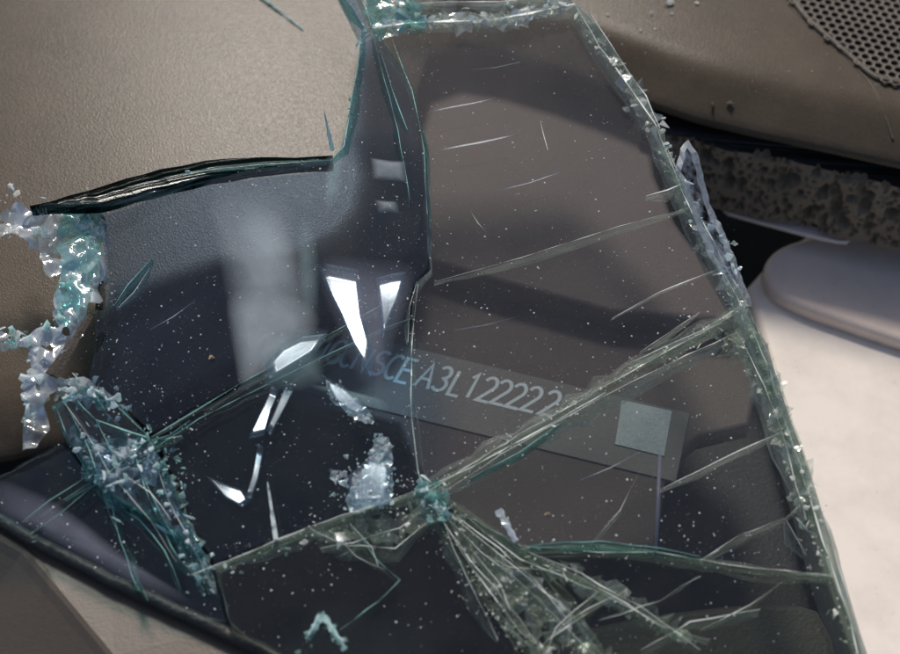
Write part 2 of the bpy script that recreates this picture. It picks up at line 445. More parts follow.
# ================================================================ painted body panel
body = thing('body_panel', 'cream painted metal body panel under the dashboard end', 'body panel')
bp_ = [(745, 288), (756, 318), (772, 372), (790, 440), (808, 505), (826, 570), (850, 640), (905, 780), (1250, 780), (1250, 150), (840, 212), (776, 254)]  # upper left cut back so black shows as the shadow there
link('panel', prism('panel', [P(*q, -45) for q in bp_], 14 * MM, 2.5 * MM, 5), M['paint'], body)
lobe = [(1000, 372), (890, 337), (840, 320), (800, 306), (775, 293), (764, 278), (765, 260), (780, 245), (810, 236), (1000, 180)]
link('raised_pocket', prism('lobe', chaikin([P(*q, -40.5) for q in lobe], 2), 4.8 * MM, 1.9 * MM, 6), M['warm_paint'], body)

# ================================================================ lower trims
trim = thing('cowl_trim', 'tan plastic cowl trim with grey lower face along bottom left glass edge', 'trim')
tl = [(-200, 420), (-60, 495), (0, 524), (90, 574), (210, 628), (285, 664), (420, 740), (420, 830), (230, 830), (115, 656), (60, 590), (25, 549), (-60, 500), (-200, 440)]
crease = [(-200, 440), (-60, 500), (25, 549), (60, 590), (115, 656), (230, 830)]
up_edge = [(-200, 410), (-60, 488), (30, 538), (110, 580), (215, 630), (430, 760)]
tv = [P(*q, -1.5) for q in up_edge] + [P(*q, -2.5) for q in crease]
n6 = len(up_edge)
# rounded crease: facet, three rows of roll, then lower face
rows = [[P(*q, -3) for q in up_edge], [P(*q, -2.0) for q in crease]]
low = [P(q[0] - 110, q[1] + 150, -24) for q in crease]
rows.append([a.lerp(b, .03) + Vector((0, 0, .0003)) for a, b in zip(rows[1], low)])
rows.append([a.lerp(b, .08) for a, b in zip(rows[1], low)])
rows.append(low)
tv = [q for r_ in rows for q in r_]
tf = [(r_ * n6 + i, r_ * n6 + i + 1, (r_ + 1) * n6 + i + 1, (r_ + 1) * n6 + i) for r_ in range(len(rows) - 1) for i in range(n6 - 1)]
# underside so that the trim has body
under = [q + Vector((0, .004, -.012)) for q in rows[0]]; b0 = len(tv); tv += under
tf += [(i, b0 + i, b0 + i + 1, i + 1) for i in range(n6 - 1)]
tm = mesh('trim_face', tv, tf)
link('trim_face', tm, M['trim'], trim)
sp = chaikin([P(*q, -1.0) for q in ((-120, 452), (0, 521), (90, 570), (150, 598), (212, 627), (290, 664), (420, 740))], 2, False)
sp = [q + Vector((noise.noise(q * 300) * .0006, noise.noise(q * 260 + Vector((5, 0, 0))) * .0006, 0)) for q in sp]
v, f = tube(sp, 1.5 * MM, 8, .8)
link('glazing_seal', mesh('seal', v, f, True), M['rubber'], trim)
olive = [(540, 640), (600, 622), (700, 606), (790, 600), (828, 612), (850, 720), (560, 760), (548, 690)]
link('olive_bracket', prism('olive', chaikin([P(*q, -32) for q in olive], 1), 4 * MM, 2 * MM, 4), M['trim2'], None,
     'dim olive brown bracket under the lower right glass', 'bracket')

# ================================================================ identification plate
plate = thing('identification_plate', 'grey identification plate etched with pale characters under the cracked glass', 'plate')
PZ = -24.0
pc = [P(262, 312, PZ), P(690, 413, PZ), P(676, 482, PZ), P(250, 378, PZ)]
link('backing_plate', prism('plate', pc, .35 * MM, .15 * MM, 3), M['plate'], plate)
ARC = lambda cx, cy, rx, ry, a0, a1, n=8: [(cx + rx * math.cos(math.radians(a0 + (a1 - a0) * i / n)), cy + ry * math.sin(math.radians(a0 + (a1 - a0) * i / n))) for i in range(n + 1)]
GLY = {
 '1': [[(.12, .80), (.30, 1), (.30, 0)]],
 'G': [ARC(.32, .5, .30, .5, 50, 340, 12) + [(.60, .42), (.36, .42)]],
 'C': [ARC(.32, .5, .30, .5, 52, 308, 12)],
 'N': [[(.04, 0), (.04, 1), (.56, 0), (.56, 1)]],
 'S': [ARC(.30, .75, .25, .25, 40, 270, 8) + ARC(.30, .25, .26, .25, 90, -140, 8)[1:]],
 'E': [[(.55, 1), (.06, 1), (.06, 0), (.55, 0)], [(.10, .52), (.48, .52)]],
 'A': [[(0, 0), (.31, 1), (.62, 0)], [(.13, .36), (.49, .36)]],
 '3': [ARC(.28, .76, .24, .24, 150, -80, 8) + ARC(.28, .26, .28, .26, 80, -150, 9)],
 'L': [[(.06, 1), (.06, 0), (.52, 0)]],
 '2': [ARC(.29, .73, .26, .27, 160, -30, 8) + [(.03, 0), (.58, 0)]],
}
def stroke(pts, w, z):
    out_v = []; n = len(pts)
    for i in range(n):
        a = Vector(pts[max(i - 1, 0)]); b = Vector(pts[i]); c = Vector(pts[min(i + 1, n - 1)])
        d1 = (b - a).normalized() if i else (c - b).normalized()
        d2 = (c - b).normalized() if i < n - 1 else d1
        n1 = Vector((-d1.y, d1.x)); n2 = Vector((-d2.y, d2.x)); mm = (n1 + n2)
        mm = mm.normalized() if mm.length > 1e-4 else n1
        k = w / max(.45, mm.dot(n1))
        out_v += [(*(b + mm * k), z), (*(b - mm * k), z)]
    return out_v, [(2 * i, 2 * i + 1, 2 * i + 3, 2 * i + 2) for i in range(n - 1)]
text = '1GCNSCEA3L122222'
cx = [327, 337, 349, 363, 380, 394, 407, 427, 443, 459, 473, 487.5, 502.5, 517, 532, 550]
cy = [347, 352, 355, 359, 363, 367, 371, 376, 379, 384, 386, 389.5, 392.5, 396, 399, 403]
uu = (P(552, 403, PZ) - P(327, 348, PZ)).normalized(); vv = Vector((-uu.y, uu.x, 0))
vv = (vv + uu * .16).normalized()
hgt = (P(440, 366, PZ) - P(440, 391, PZ)).length
cache = {}
for ch, x, y in zip(text, cx, cy):
    base = P(x, y, PZ) + Vector((0, 0, .06 * MM)) - vv * (hgt * .5) - uu * (hgt * .22)
    vs2 = []; fs2 = []
    for si, st in enumerate(GLY[ch]):
        sv, sf = stroke([(a * .78, b) for a, b in st], .060, si * .01)
        o_ = len(vs2)
        jit = R.uniform(-.02, .02)
        vs2 += [base + uu * ((a + jit) * hgt) + vv * (b * hgt) + Vector((0, 0, c * hgt)) for a, b, c in sv]
        fs2 += [tuple(o_ + i for i in q) for q in sf]
    link('character', mesh('character', vs2, fs2), M['ink'], plate)
lab = [P(622, 400, PZ + .25), P(672, 411, PZ + .25), P(664, 456, PZ + .25), P(615, 444, PZ + .25)]
link('blank_label', prism('label', lab, .16 * MM), M['label'], plate)

# ================================================================ broken windscreen
ws = thing('windscreen', 'shattered laminated windscreen piece with cracks spreading across it', 'windscreen')
G0 = P(450, 330, 13); SL = math.radians(9)
GN = Vector((.02, -math.sin(SL), math.cos(SL))).normalized()
PLANES = []                        # (outline, point, normal) of each large fragment
def G(px, py, h=0.0):
    for poly, pt, n_ in PLANES:
        if inside((px, py), poly): return PL(px, py, pt, n_) + n_ * (h * MM)
    return PL(px, py, G0, GN) + GN * (h * MM)
def G_(px, py): return PL(px, py, G0, GN)
def slab(px_poly, tilt=(0, 0), lift=0, th=4.6, jag=.22, step=13, mats=('glassA', 'edge'), name='glass_fragment', flare=.8, keep=False):
    pts = resample(px_poly, step, True)
    c = sum((G_(*p) for p in px_poly), Vector()) / len(px_poly)
    nrm = (GN + Vector((tilt[0], tilt[1], 0))).normalized()
    c0 = c + GN * (lift * MM)
    if keep: PLANES.append((px_poly, c0, nrm))
    ring = []
    for p in pts:
        q = PL(p[0], p[1], c0, nrm); ring.append(q)
    cm = sum(ring, Vector()) / len(ring)
    levels = []
    n = len(ring)
    for li, dz in enumerate((0, -.35, -.5, -.8, -1.0)):
        row = []
        for i, q in enumerate(ring):
            t = (ring[(i + 1) % n] - ring[i - 1]).normalized(); o_ = t.cross(nrm)
            if o_.dot(q - cm) < 0 and False: o_ = -o_
            a = jag * MM * (noise.noise(q * 700 + Vector((0, 0, li * 3.1))) * 1.5 + noise.noise(q * 2100 + Vector((li * 5, 0, 0))))
            row.append(q + nrm * (dz * th * MM) + o_ * (a + flare * MM * (noise.noise(q * 130 + Vector((9, li * .35, 0))))))
        levels.append(row)
    v = [q for row in levels for q in row]
    f = []; mi = []
    for l in range(4):
        for i in range(n):
            j = (i + 1) % n
            f.append((l * n + i, (l + 1) * n + i, (l + 1) * n + j, l * n + j)); mi.append(1)
    f.append(tuple(range(n))); mi.append(0)
    f.append(tuple(range(4 * n, 5 * n))[::-1]); mi.append(0)
    me = mesh('fragment', v, f)
    fl_ = []; sd0 = R.uniform(0, 50)
    for li, dz in enumerate((0, -.35, -.5, -.8, -1.0)):
        acc = 0
        for i in range(n):
            fl_ += [acc * 1000, dz * .8, sd0]; acc += (ring[(i + 1) % n] - ring[i]).length
    me.attributes.new('flow', 'FLOAT_VECTOR', 'POINT').data.foreach_set('vector', fl_)
    me.materials.append(M[mats[0]]); me.materials.append(M[mats[1]])
    for p, k in zip(me.polygons, mi): p.material_index = k
    bm = bmesh.new(); bm.from_mesh(me)
    bmesh.ops.triangulate(bm, faces=[q for q in bm.faces if len(q.verts) > 4])
    bmesh.ops.recalc_face_normals(bm, faces=bm.faces)
    bm.to_mesh(me); bm.free()
    o = bpy.data.objects.new(name, me); COL.objects.link(o); o.parent = ws
    return o
FR = {
 'A': [(374, 26), (420, 22), (500, 20), (540, 10), (573, 6), (600, 46), (630, 88), (652, 122), (668, 160), (700, 232), (738, 305), (700, 332), (600, 384), (520, 432), (432, 486), (424, 470), (415, 400), (413, 300), (418, 282), (431, 268), (428, 150), (404, 70)],
 'B': [(362, 32), (372, 27), (402, 70), (426, 150), (429, 268), (416, 282), (411, 287), (330, 332), (240, 382), (152, 432), (118, 398), (90, 382), (100, 310), (104, 260), (96, 208), (150, 188), (210, 174), (270, 166), (330, 160), (342, 148), (348, 120), (354, 88), (358, 60)],
 'B2': [(411, 291), (410, 300), (413, 400), (421, 470), (424, 487), (310, 524), (214, 562), (190, 520), (172, 470), (154, 436), (240, 386), (330, 336)],
 'C': [(436, 490), (520, 437), (605, 388), (704, 335), (741, 309), (757, 345), (778, 405), (800, 470), (820, 540), (832, 574), (760, 569), (655, 550), (590, 546), (520, 546), (470, 512)],
 'D': [(524, 550), (590, 549), (655, 554), (760, 573), (833, 578), (850, 620), (872, 690), (620, 690), (600, 640), (575, 600)],
 'D2': [(438, 508), (470, 516), (521, 552), (572, 604), (597, 642), (615, 690), (548, 690), (520, 640), (478, 585), (445, 535)],
 'F': [(216, 566), (312, 528), (426, 491), (436, 512), (442, 537), (475, 588), (516, 643), (544, 690), (330, 690), (285, 655), (250, 640), (228, 620)],
 'E': [(-40, 488), (10, 470), (62, 442), (84, 470), (110, 500), (150, 520), (190, 545), (214, 572), (226, 622), (200, 618), (90, 566), (0, 517), (-40, 497)],
 'E2': [(52, 405), (88, 386), (116, 402), (148, 436), (168, 474), (186, 522), (205, 556), (152, 516), (112, 494), (86, 464), (66, 440)],
}
slab(FR['A'], (0.0, 0.0), 0, mats=('glassA', 'edge'), keep=True)
slab(FR['B'], (-.06, -.05), -.3, mats=('glassB', 'edgeC'), keep=True)
slab(FR['B2'], (-.03, -.05), -.35, mats=('glassE', 'edgeC'), keep=True)
slab(FR['C'], (.02, .03), -.3, mats=('glassD', 'crack'), keep=True)
slab(FR['D'], (.03, .05), -.5, mats=('glassC', 'crack'), keep=True)
slab(FR['D2'], (-.05, .04), .3, mats=('glassC', 'crack'), keep=True)
slab(FR['F'], (-.02, .04), -.4, mats=('glassC', 'crack'), keep=True)
slab(FR['E'], (-.06, -.06), -2.6, mats=('glassE', 'edgeC'), keep=True)
slab(FR['E2'], (.10, .05), .2, mats=('glassB', 'edgeB'), keep=True)
# bits of glass along the rims
slab([(372, 24), (366, -20), (420, -20), (520, -20), (566, -12), (572, 4), (540, 8), (500, 17), (420, 20)], (0, -.15), -.8, mats=('glassA', 'edge'), jag=.3)
slab([(336, -20), (354, -20), (362, 0), (372, 24), (362, 30), (352, 8)], (.2, 0), .4, mats=('glassB', 'edge'))
slab([(576, 4), (588, 14), (612, 50), (640, 86), (656, 118), (650, 122), (632, 92), (602, 50)], (.3, .1), -.5, mats=('glassA', 'edge'), jag=.3, step=14)
slab([(655, 124), (666, 150), (684, 186), (706, 224), (720, 262), (742, 302), (736, 304), (702, 240), (670, 165)], (.35, 0), -.8, mats=('glassA', 'edge'), jag=.3, step=14)
slab([(744, 308), (768, 344), (782, 392), (802, 450), (820, 510), (838, 552), (852, 604), (878, 690), (868, 690), (846, 612), (822, 540), (802, 470), (780, 405), (760, 345)], (.28, -.05), -.7, mats=('glassA', 'crack'), jag=.3, step=16)
# long dark rolled rim along the upper left opening
slab([(30, 206), (70, 196), (110, 184), (160, 169), (205, 161), (260, 157), (332, 156), (332, 161), (270, 166), (210, 175), (150, 189), (100, 203)], (-.05, .5), .3, th=2.6, mats=('edgeK', 'edgeK'), jag=.25, step=16)

# ---- crack faces running through the sheet
def crack(pts, wid=8, side=1, jag=1.2, mat='crack', top=0.02, bot=-3.9, name='crack_face', step=15, taper=True, glint=1.0, gmat=None):
    jag *= .7
    pp = resample(pts, step); n = len(pp); v = []; fl_ = []; gv_ = []
    sd_ = R.uniform(0, 99); acc = 0
    for i, (x, y) in enumerate(pp):
        a = pp[max(i - 1, 0)]; b = pp[min(i + 1, n - 1)]
        L_ = math.dist(a, b) or 1; nx_, ny_ = -(b[1] - a[1]) / L_, (b[0] - a[0]) / L_
        u = i / (n - 1)
        k = math.sin(math.pi * min(max(u, .04), .96)) ** .5 if taper else 1
        w = wid * k * (.8 + .7 * noise.noise((x * .08, y * .08, sd_)))
        j1 = jag * noise.noise((x * .10, y * .10, sd_)); j2 = jag * 2.4 * noise.noise((x * .13, y * .13, sd_ + 9))
        for q, hh in ((j1, top), (side * w * .45 + j2, bot * .45), (side * w + j2, bot * k)):
            v.append(G(x + nx_ * q, y + ny_ * q, hh))
        fl_ += [acc * .23, 0, sd_, acc * .23, .45, sd_, acc * .23, 1, sd_]
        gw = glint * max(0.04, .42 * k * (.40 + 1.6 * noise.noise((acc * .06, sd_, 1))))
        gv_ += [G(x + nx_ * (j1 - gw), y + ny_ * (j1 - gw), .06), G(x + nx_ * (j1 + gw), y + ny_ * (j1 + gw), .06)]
        acc += math.dist(pp[i], pp[min(i + 1, n - 1)])
    f = []
    for i in range(n - 1):
        f += [(3 * i, 3 * i + 1, 3 * i + 4, 3 * i + 3), (3 * i + 1, 3 * i + 2, 3 * i + 5, 3 * i + 4)]
    nf = len(f); b0 = len(v)
    f += [(b0 + 2 * i, b0 + 2 * i + 1, b0 + 2 * i + 3, b0 + 2 * i + 2) for i in range(n - 1)]
    fl_ += [0, 0, 0] * len(gv_)
    me = mesh('crack', v + gv_, f)
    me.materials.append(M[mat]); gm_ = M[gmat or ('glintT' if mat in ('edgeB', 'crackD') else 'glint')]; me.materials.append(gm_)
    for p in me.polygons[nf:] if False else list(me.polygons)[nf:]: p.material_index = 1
    me.attributes.new('flow', 'FLOAT_VECTOR', 'POINT').data.foreach_set('vector', fl_)
    o = bpy.data.objects.new(name, me); COL.objects.link(o); o.parent = ws
    return o
crack([(424, 494), (520, 434), (605, 386), (740, 312)], 20, -1, 2, 'crack', taper=False)
crack([(430, 500), (515, 446), (600, 398), (672, 362), (742, 330)], 12, 1, 2, 'crack')
crack([(424, 488), (372, 506), (310, 526), (214, 566)], 12, -1, 2, 'crack')
crack([(418, 284), (412, 340), (411, 410), (418, 470), (424, 490)], 4, 1, 1, 'crack')
crack([(417, 282), (410, 306), (408, 342)], 9, 1, 1.5, 'edge', name='bright_sliver')
crack([(30, 534), (62, 512), (150, 438), (240, 384), (330, 334), (412, 288)], 3, 1, .5, 'crackD')
crack([(140, 458), (200, 418), (300, 368), (380, 330), (412, 318)], 3.4, 1, .6, 'crackD')
crack([(434, 282), (520, 258), (620, 226), (700, 205)], 1.8, 1, .5, 'crack', glint=.45)
crack([(612, 318), (660, 292), (700, 276), (716, 270)], 5, -1, 1, 'edge')
crack([(640, 352), (700, 312)], 1.5, 1, .4, 'crack')
crack([(428, 112), (452, 107), (496, 98)], 1.0, 1, .3, 'dust', bot=0.05, top=.1, name='scratch')
crack([(440, 150), (480, 142), (520, 134)], 1.0, 1, .3, 'dust', bot=0.05, top=.1, name='scratch')
crack([(436, 510), (475, 520), (520, 546), (600, 552), (655, 552), (740, 566), (832, 576)], 9, -1, 2, 'crack')
crack([(530, 545), (600, 541), (660, 548), (700, 556)], 5, 1, 1.5, 'edgeB')
crack([(432, 505), (470, 560), (505, 600), (540, 648)], 12, 1, 3, 'crack', taper=False)
crack([(440, 505), (490, 548), (530, 580), (570, 612), (605, 660)], 12, 1, 3, 'crack', taper=False)
crack([(520, 548), (560, 568), (610, 594), (660, 625), (710, 640)], 7, 1, 2, 'crack')
crack([(548, 648), (556, 628), (575, 610), (600, 590), (622, 585)], 6, 1, 1.5, 'edge')
crack([(660, 490), (700, 470), (740, 450), (782, 432)], 4, 1, .8, 'edge')
crack([(700, 560), (740, 535), (786, 518), (800, 505)], 6, 1, 1.5, 'crack')
crack([(786, 520), (795, 535), (806, 555)], 7, 1, 1, 'edge')
crack([(700, 630), (750, 605), (782, 582)], 3, 1, .8, 'crack')
crack([(310, 528), (345, 545), (395, 548), (430, 520)], 14, 1, 3, 'crack')
crack([(360, 535), (376, 560), (400, 580), (380, 600), (340, 630)], 6, 1, 2, 'crackD')
crack([(500, 515), (507, 528), (516, 546)], 8, 1, 1, 'crack')
crack([(60, 395), (90, 450), (105, 500), (128, 560), (148, 600)], 7, 1, 2, 'edgeB')
crack([(88, 388), (130, 440), (150, 500), (180, 560), (205, 590)], 14, 1, 4, 'edgeB')
crack([(105, 500), (140, 520), (166, 550), (182, 590)], 8, 1, 3, 'edgeB')
crack([(22, 522), (50, 500), (85, 478)], 4, 1, 1, 'crackD')
crack([(152, 440), (170, 435), (190, 420)], 6, 1, 1, 'edgeB')
crack([(114, 306), (128, 285), (152, 258)], 6, 1, .8, 'edgeB')
crack([(118, 308), (134, 292), (150, 268)], 3, -1, .8, 'edge')
crack([(372, 34), (385, 80), (398, 130), (410, 200)], 6, 1, 2, 'edgeB')
crack([(392, 40), (412, 90), (424, 150), (428, 230)], 8, -1, 2, 'edgeB')
crack([(380, 50), (392, 90), (408, 130)], 5, 1, 2, 'edgeB')

# rim lines
crack([(575, 4), (600, 47), (632, 91), (655, 124), (672, 165)], 10, -1, 2, 'edge', glint=2.2, taper=False)
crack([(590, 14), (618, 56), (646, 96), (660, 128)], 6, 1, 2, 'edge', glint=1.6)
crack([(655, 124), (684, 196), (712, 252), (742, 306)], 12, -1, 2, 'edge', glint=1.8, taper=False)
crack([(668, 150), (700, 216), (728, 272), (748, 306)], 6, 1, 2, 'edge', glint=1.8)
crack([(660, 160), (678, 176), (690, 184)], 5, 1, 1, 'edge', glint=1.5)
crack([(646, 196), (668, 190), (686, 182)], 5, 1, 1, 'edge', glint=1.5)
crack([(744, 308), (770, 372), (800, 465), (822, 540), (840, 590), (860, 660)], 10, -1, 3, 'crack', glint=1.4, taper=False)
crack([(752, 316), (776, 372), (800, 440), (822, 510), (846, 590), (866, 660)], 7, 1, 2, 'crack', glint=1.0)
crack([(736, 330), (758, 372), (782, 430), (796, 486), (806, 520)], 12, 1, 3, 'edge', glint=1.6)
crack([(372, 27), (430, 22), (500, 19), (545, 10), (574, 4)], 8, -1, 2, 'edge', glint=2.6, taper=False)
crack([(376, 6), (430, 2), (500, 2), (560, -8)], 8, 1, 2, 'edge', glint=2.0)
crack([(338, -10), (352, 6), (364, 26)], 9, 1, 1, 'edgeB', glint=3)
crack([(356, -10), (366, 8), (372, 26)], 7, 1, 1, 'edge', glint=2)
crack([(362, 32), (358, 62), (352, 100), (344, 146), (330, 161)], 7, -1, 1.5, 'edgeB', glint=2)
crack([(60, 199), (140, 184), (210, 170), (260, 165), (330, 160)], 4, 1, 1, 'edgeB', glint=1.0)
# fan below the star node
for k_, (pl_, w_) in enumerate((([(436, 512), (462, 552), (486, 588), (520, 632), (548, 652)], 9), ([(446, 516), (482, 552), (520, 582), (560, 622), (604, 664)], 9),
        ([(456, 516), (500, 548), (545, 590), (566, 618)], 7), ([(442, 514), (452, 548), (478, 598), (498, 640)], 6), ([(470, 520), (520, 560), (600, 592), (668, 628)], 7),
        ([(520, 548), (580, 574), (640, 606), (700, 650)], 5), ([(548, 640), (590, 612), (628, 590)], 5), ([(540, 648), (566, 622), (612, 596)], 4),
        ([(486, 556), (510, 566), (560, 570)], 5), ([(470, 548), (500, 585), (510, 610)], 5), ([(600, 620), (660, 600), (700, 575)], 4), ([(640, 650), (690, 622), (760, 610)], 4))):
    crack(pl_, w_ * 1.9, 1 if k_ % 2 else -1, 3.5, 'edge' if k_ % 2 == 0 else 'crack', glint=1.1, step=19)
# webs in the lower left
for k_, (pl_, w_) in enumerate((([(62, 400), (86, 432), (108, 470), (150, 520), (176, 562)], 7), ([(72, 395), (96, 420), (112, 452)], 6), ([(56, 410), (74, 450), (96, 486)], 6),
        ([(112, 450), (150, 440), (182, 436)], 6), ([(100, 480), (130, 470), (162, 446)], 6), ([(96, 420), (124, 430), (150, 438)], 5), ([(150, 446), (168, 500), (200, 560), (214, 592)], 9),
        ([(140, 470), (164, 520), (186, 560)], 8), ([(108, 490), (120, 540), (138, 590)], 7), ([(118, 470), (150, 492), (172, 520)], 7), ([(84, 384), (112, 402), (148, 436)], 7), ([(64, 500), (84, 486), (110, 474)], 4),
        ([(190, 575), (240, 556), (305, 530)], 5))):
    crack(pl_, w_, 1 if k_ % 2 else -1, 2.5, 'edgeB' if k_ % 3 else 'edge', glint=1.3)
crack([(320, 548), (352, 542), (400, 528), (424, 508)], 8, 1, 3, 'crack', glint=1.0)
crack([(330, 530), (356, 556), (384, 570)], 6, -1, 3, 'crack', glint=1.0)
crack([(350, 524), (372, 548), (378, 566)], 6, 1, 2, 'edge', glint=1.2)
crack([(590, 545), (620, 510), (640, 470)], 1.5, 1, .6, 'crack', glint=.4)
crack([(425, 488), (470, 468), (540, 430), (606, 392)], 3, -1, .8, 'crack', glint=2.2)
crack([(470, 478), (520, 452), (565, 420)], 3, 1, 1, 'edgeB', glint=1.0)
crack([(630, 362), (690, 336), (738, 318)], 9, 1, 2, 'crack', glint=1.2)

# ---- soft milky patches that paint reflections and haze onto the glass
def sheen_patch(pts, mat, h=.15, curl=.7, name='painted_sheen', rim=.30, sharp=False, grad=None):
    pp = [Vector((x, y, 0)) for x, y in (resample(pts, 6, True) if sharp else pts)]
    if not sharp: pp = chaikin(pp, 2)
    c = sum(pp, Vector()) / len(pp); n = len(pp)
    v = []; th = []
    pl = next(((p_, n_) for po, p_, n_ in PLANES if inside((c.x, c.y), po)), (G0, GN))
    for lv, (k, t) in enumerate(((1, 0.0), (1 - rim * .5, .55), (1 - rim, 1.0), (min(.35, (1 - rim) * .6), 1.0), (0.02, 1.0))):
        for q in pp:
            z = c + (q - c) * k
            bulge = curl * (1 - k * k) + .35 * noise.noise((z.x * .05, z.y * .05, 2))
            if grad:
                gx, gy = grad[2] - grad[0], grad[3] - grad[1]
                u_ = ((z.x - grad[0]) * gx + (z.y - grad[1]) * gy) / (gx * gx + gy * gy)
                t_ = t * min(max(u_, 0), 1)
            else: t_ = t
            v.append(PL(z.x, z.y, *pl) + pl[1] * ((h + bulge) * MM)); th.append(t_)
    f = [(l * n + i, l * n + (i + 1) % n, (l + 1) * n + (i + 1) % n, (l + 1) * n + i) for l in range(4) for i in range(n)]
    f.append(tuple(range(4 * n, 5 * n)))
    me = mesh('sheen_patch', v, f, True)
    at = me.attributes.new('fade', 'FLOAT', 'POINT')
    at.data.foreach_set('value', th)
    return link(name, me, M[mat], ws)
sheen_patch([(204, 186), (256, 180), (288, 196), (304, 240), (322, 292), (318, 332), (286, 352), (262, 398), (240, 404), (234, 350), (224, 290), (214, 236)], 'sheenH', rim=.85)
sheen_patch([(222, 292), (256, 286), (306, 296), (326, 326), (300, 348), (268, 372), (240, 400), (232, 350)], 'sheenH', rim=.5)
sheen_patch([(232, 200), (280, 204), (300, 260), (296, 300), (262, 300), (240, 260)], 'sheenH', rim=.9)
sheen_patch([(300, 384), (330, 386), (372, 396), (392, 404), (386, 416), (346, 402)], 'sheenT', rim=.6, h=.25)
sheen_patch([(298, 204), (318, 230), (322, 300), (306, 330), (296, 270)], 'sheenT', rim=.8)
sheen_patch([(370, 158), (406, 162), (407, 183), (373, 180)], 'sheenH', rim=.4, sharp=True)
sheen_patch([(374, 200), (398, 202), (400, 214), (378, 214)], 'sheenH', rim=.8, sharp=True)
sheen_patch([(306, 252), (372, 258), (420, 262), (410, 300), (392, 352), (384, 396), (362, 392), (340, 340)], 'sheenV', rim=.7)
sheen_patch([(258, 352), (276, 334), (310, 326), (330, 330), (322, 350), (326, 384), (300, 392), (262, 392)], 'sheenT', rim=.5, sharp=True, h=.25)
sheen_patch([(326, 160), (346, 150), (340, 205), (322, 215)], 'sheenT', rim=.7)
sheen_patch([(-20, 470), (60, 500), (130, 560), (210, 610), (150, 595), (60, 545), (-20, 505)], 'sheenL', rim=.7)

# ---- flat flakes added for the bright reflections, tipped to mirror the sun
def flake(pts, h=1.0, bend=(0, 0), rough=.05, name='sun_glint_flake', off=(0, 0)):
    c = Vector((sum(p[0] for p in pts) / len(pts), sum(p[1] for p in pts) / len(pts), 0))
    q0 = G(c.x, c.y, h)
    n_ = ((CAM - q0).normalized() + SUN).normalized() + Vector((off[0], off[1], 0)); n_.normalize()
    pp = resample(pts, 5, True); n = len(pp); v = []
    for k in (1, .66, .33, .02):
        for x, y in pp:
            zx, zy = c.x + (x - c.x) * k, c.y + (y - c.y) * k
            q = PL(zx, zy, q0, n_); d_ = q - q0
            v.append(q + n_ * (bend[0] * d_.x * d_.x + bend[1] * d_.y * d_.y))
    f = [(l * n + i, l * n + (i + 1) % n, (l + 1) * n + (i + 1) % n, (l + 1) * n + i) for l in range(3) for i in range(n)] + [tuple(range(3 * n, 4 * n))]
    me = mesh('added_flake', v, f, True)
    key = 'flake%d' % round(rough * 100)
    if key not in M: M[key] = glass('added_flake_glass_%d' % round(rough * 100), (.90, .94, .95), rough, 0.0, gloss_tint=(.74, .86, 1))  # bluish gloss colour makes the added flakes reflect blue-white
    o = link(name, me, M[key], ws)
    md = o.modifiers.new('thickness', 'SOLIDIFY'); md.thickness = .0004; md.offset = -1
    return o
flake([(316, 264), (338, 268), (359, 272), (364, 318), (374, 356), (371, 380), (358, 358), (338, 311), (326, 288)], 1.6, (0, 3.0), .16, off=(0, -.03))
flake([(376, 280), (392, 276), (406, 274), (398, 300), (388, 323), (383, 342), (380, 313)], 1.2, (0, 6), .22, off=(0, .085))
flake([(272, 388), (280, 392), (272, 408), (264, 436), (248, 440), (257, 420)], 1.0, (0, 7), .2, off=(0, -.05))
flake([(206, 478), (228, 486), (244, 492), (250, 502), (242, 507), (224, 498)], 1.0, (10, 0), .2, off=(.07, .02))
flake([(258, 446), (264, 450), (258, 480), (251, 500), (246, 498), (252, 478)], 1.0, (0, 8), .28, off=(.05, .10))
flake([(266, 366), (280, 350), (304, 338), (328, 336), (318, 350), (292, 366), (270, 380)], 1.2, (5, 5), .28, off=(-.06, .07))
flake([(286, 384), (296, 386), (288, 402), (270, 436), (267, 430)], .8, (0, 3), .3, off=(.1, .08))
flake([(346, 480), (366, 462), (384, 440), (392, 470), (388, 506), (352, 508)], 1.2, (9, 9), .3, off=(.08, .12))
flake([(322, 378), (344, 388), (368, 412), (360, 418), (334, 400)], 1.0, (9, 9), .3, off=(-.04, .13))

# ---- crushed zones: a bed of tilted facets left in the sheet
def rubble(poly, mat, cell=5, lo=-3.6, hi=.9, fall=.5, name='crushed_or_reflection_bed', seed=0, smooth=False):
    r = random.Random(seed + len(poly))
    xs = [p[0] for p in poly]; ys = [p[1] for p in poly]
    nx_ = int((max(xs) - min(xs)) / cell) + 2; ny_ = int((max(ys) - min(ys)) / cell) + 2
    idx = {}; V = []; F = []
    def vert(i, j):
        if (i, j) not in idx:
            x = min(xs) + (i + r.uniform(-.45, .45)) * cell; y = min(ys) + (j + r.uniform(-.45, .45)) * cell
            k = noise.noise((x * .045, y * .045, seed)) * .6 + r.uniform(-.55, .55) + .35
            idx[(i, j)] = len(V); V.append(G(x, y, lo + (hi - lo) * min(max(k, 0), 1)))
        return idx[(i, j)]
    for i in range(nx_):
        for j in range(ny_):
            for tri in (((0, 0), (1, 0), (1, 1)), ((0, 0), (1, 1), (0, 1))) if r.random() < .5 else (((0, 0), (1, 0), (0, 1)), ((1, 0), (1, 1), (0, 1))):
                cx_ = min(xs) + (i + sum(t[0] for t in tri) / 3) * cell; cy_ = min(ys) + (j + sum(t[1] for t in tri) / 3) * cell
                if inside((cx_, cy_), poly) and r.random() < .93:
                    F.append([vert(i + t[0], j + t[1]) for t in tri])
    return link(name, mesh(name, V, F, smooth), M[mat], ws, kind='stuff')
